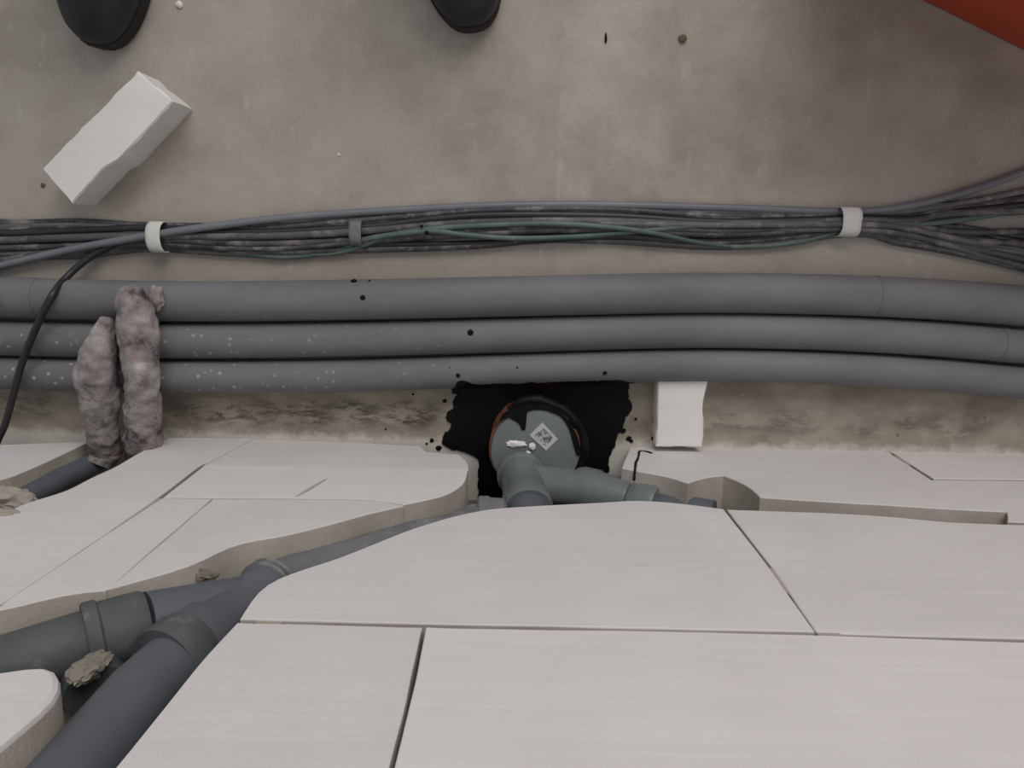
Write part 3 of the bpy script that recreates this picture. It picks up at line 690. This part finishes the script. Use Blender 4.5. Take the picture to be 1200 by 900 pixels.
# ------------------------------------------------------------------ boots
def boot(tip_px, rot, label, side):
    tip = fl(*tip_px, 0.012)
    r = root('rubber_boot', Vector((tip.x, tip.y, 0))); r.rotation_euler[2] = rot; tag(r, label, 'boot', 'pair of black rubber boots')
    def outline(front, back, wf, wb, n=44):
        out = []
        Lh = (back - front) / 2; c = (front + back) / 2
        for k in range(n):
            an = 2 * math.pi * k / n; cy = math.cos(an); sx = math.sin(an)
            y = c - Lh * math.copysign(abs(cy) ** 0.9, cy); tt = (y - front) / (back - front)
            wd = wf + (wb - wf) * max(0, min(1, (tt - .25) / .5)); wd -= 0.006 * math.exp(-((tt - .55) / .14) ** 2)
            out.append(((math.copysign(abs(sx) ** .78, sx)) * wd * 1.08 + side * 0.006 * math.sin(tt * 3.1), y))
        return out
    def loft(rows, cap_top=True):
        bm = bmesh.new(); rings = []
        for z, f, b, wf, wb in rows: rings.append([bm.verts.new((x, y, z)) for x, y in outline(f, b, wf, wb)])
        n = len(rings[0])
        for a, c in zip(rings, rings[1:]):
            for k in range(n): bm.faces.new((a[k], a[(k + 1) % n], c[(k + 1) % n], c[k]))
        bm.faces.new(rings[0][::-1])
        if cap_top: bm.faces.new(rings[-1])
        return bm
    o = obj('sole', loft([(0, .004, .292, .049, .038), (.004, 0, .296, .053, .041), (.018, -.001, .297, .054, .042), (.022, .002, .294, .052, .040)]), RUBBER_SOLE, None)
    p = obj('upper', loft([(.018, .004, .292, .0505, .039), (.030, .002, .294, .0525, .041), (.042, .006, .294, .0525, .041), (.054, .018, .293, .050, .041), (.064, .036, .292, .0465, .041), (.074, .062, .291, .044, .041),
                           (.086, .092, .290, .043, .042), (.105, .122, .290, .0435, .043), (.135, .145, .291, .045, .045), (.20, .148, .296, .050, .050), (.29, .142, .304, .058, .058), (.295, .140, .305, .0595, .0595), (.302, .141, .304, .059, .059),
                           (.302, .145, .300, .055, .055), (.25, .150, .297, .052, .052), (.12, .160, .285, .040, .040)]), RUBBER, None)
    for q in (o, p):
        q.parent = r
    return r
boot((118, 57), math.radians(-8), 'black rubber boot toe above the loose white block', 1)
boot((556, 37), math.radians(10), 'black rubber boot toe at the top middle of the picture', -1)

# ------------------------------------------------------------------ orange tub at the upper right
def tub():
    p0, p1 = fl(1075, 0), fl(1200, 62)
    ex_ = Vector((p1.x - p0.x, p1.y - p0.y, 0)).normalized(); ey = Vector((-ex_.y, ex_.x, 0))
    if ey.y < 0: ey = -ey
    base = p0 + ex_ * 0.10
    r = root('mortar_tub', base + ey * 0.19); r['note'] = ''
    del r['note']
    tag(r, 'orange plastic tub standing on the floor at the upper right corner', 'tub')
    def ring(bm, hx, hy, rad, z):
        vs = []
        for cx_, cy_, a0 in ((1, 1, 0), (-1, 1, 90), (-1, -1, 180), (1, -1, 270)):
            for k in range(7):
                an = math.radians(a0 + 15 * k)
                lx = cx_ * (hx - rad) + rad * math.cos(an); ly = cy_ * (hy - rad) + rad * math.sin(an)
                vs.append(bm.verts.new(base + ey * 0.19 + ex_ * lx + ey * ly + Vector((0, 0, z))))
        return vs
    def loft(rows, c0, c1):
        bm = bmesh.new(); rg = [ring(bm, *q) for q in rows]; n = len(rg[0])
        for a, b in zip(rg, rg[1:]):
            for k in range(n): bm.faces.new((a[k], a[(k + 1) % n], b[(k + 1) % n], b[k]))
        if c0: bm.faces.new(rg[0][::-1])
        if c1: bm.faces.new(rg[-1])
        return bm
    obj('shell', loft([(.296, .186, .06, .001), (.300, .190, .06, .006), (.325, .215, .07, .27), (.321, .211, .07, .27), (.296, .186, .056, .01)], True, True), ORANGE, r)
    obj('rim', loft([(.325, .215, .07, .255), (.341, .231, .075, .258), (.343, .233, .075, .270), (.338, .228, .074, .276), (.322, .212, .07, .274), (.321, .211, .07, .262)], False, False), ORANGE, r)
tub()

# ------------------------------------------------------------------ grit on the floor
def grit(px, py, r, mat, label, sq=(1, 1, .6), seed=0):
    bm = bmesh.new(); blob(bm, fl(px, py, r * .4), r, .4, sub=2, squash=sq, seed=seed); tag(obj('grit', bm, mat), label, 'grit')
grit(210, 5, .0042, AAC_WHITE, 'white crumb on the floor right of the left boot', seed=1)
grit(800, 45, .0050, STONE, 'brown pebble on the floor left of the orange tub', seed=2)
grit(710, 45, .0022, BITUMEN, 'thin dark splinter on the floor right of the middle boot', sq=(.7, 3.0, .6), seed=3)
grit(397, 181, .0022, AAC_WHITE, 'tiny white crumb on the floor above the grey tape strip', seed=4)
grit(50, 217, .0030, STONE, 'dark crumb beside the lower left corner of the loose block', seed=5)
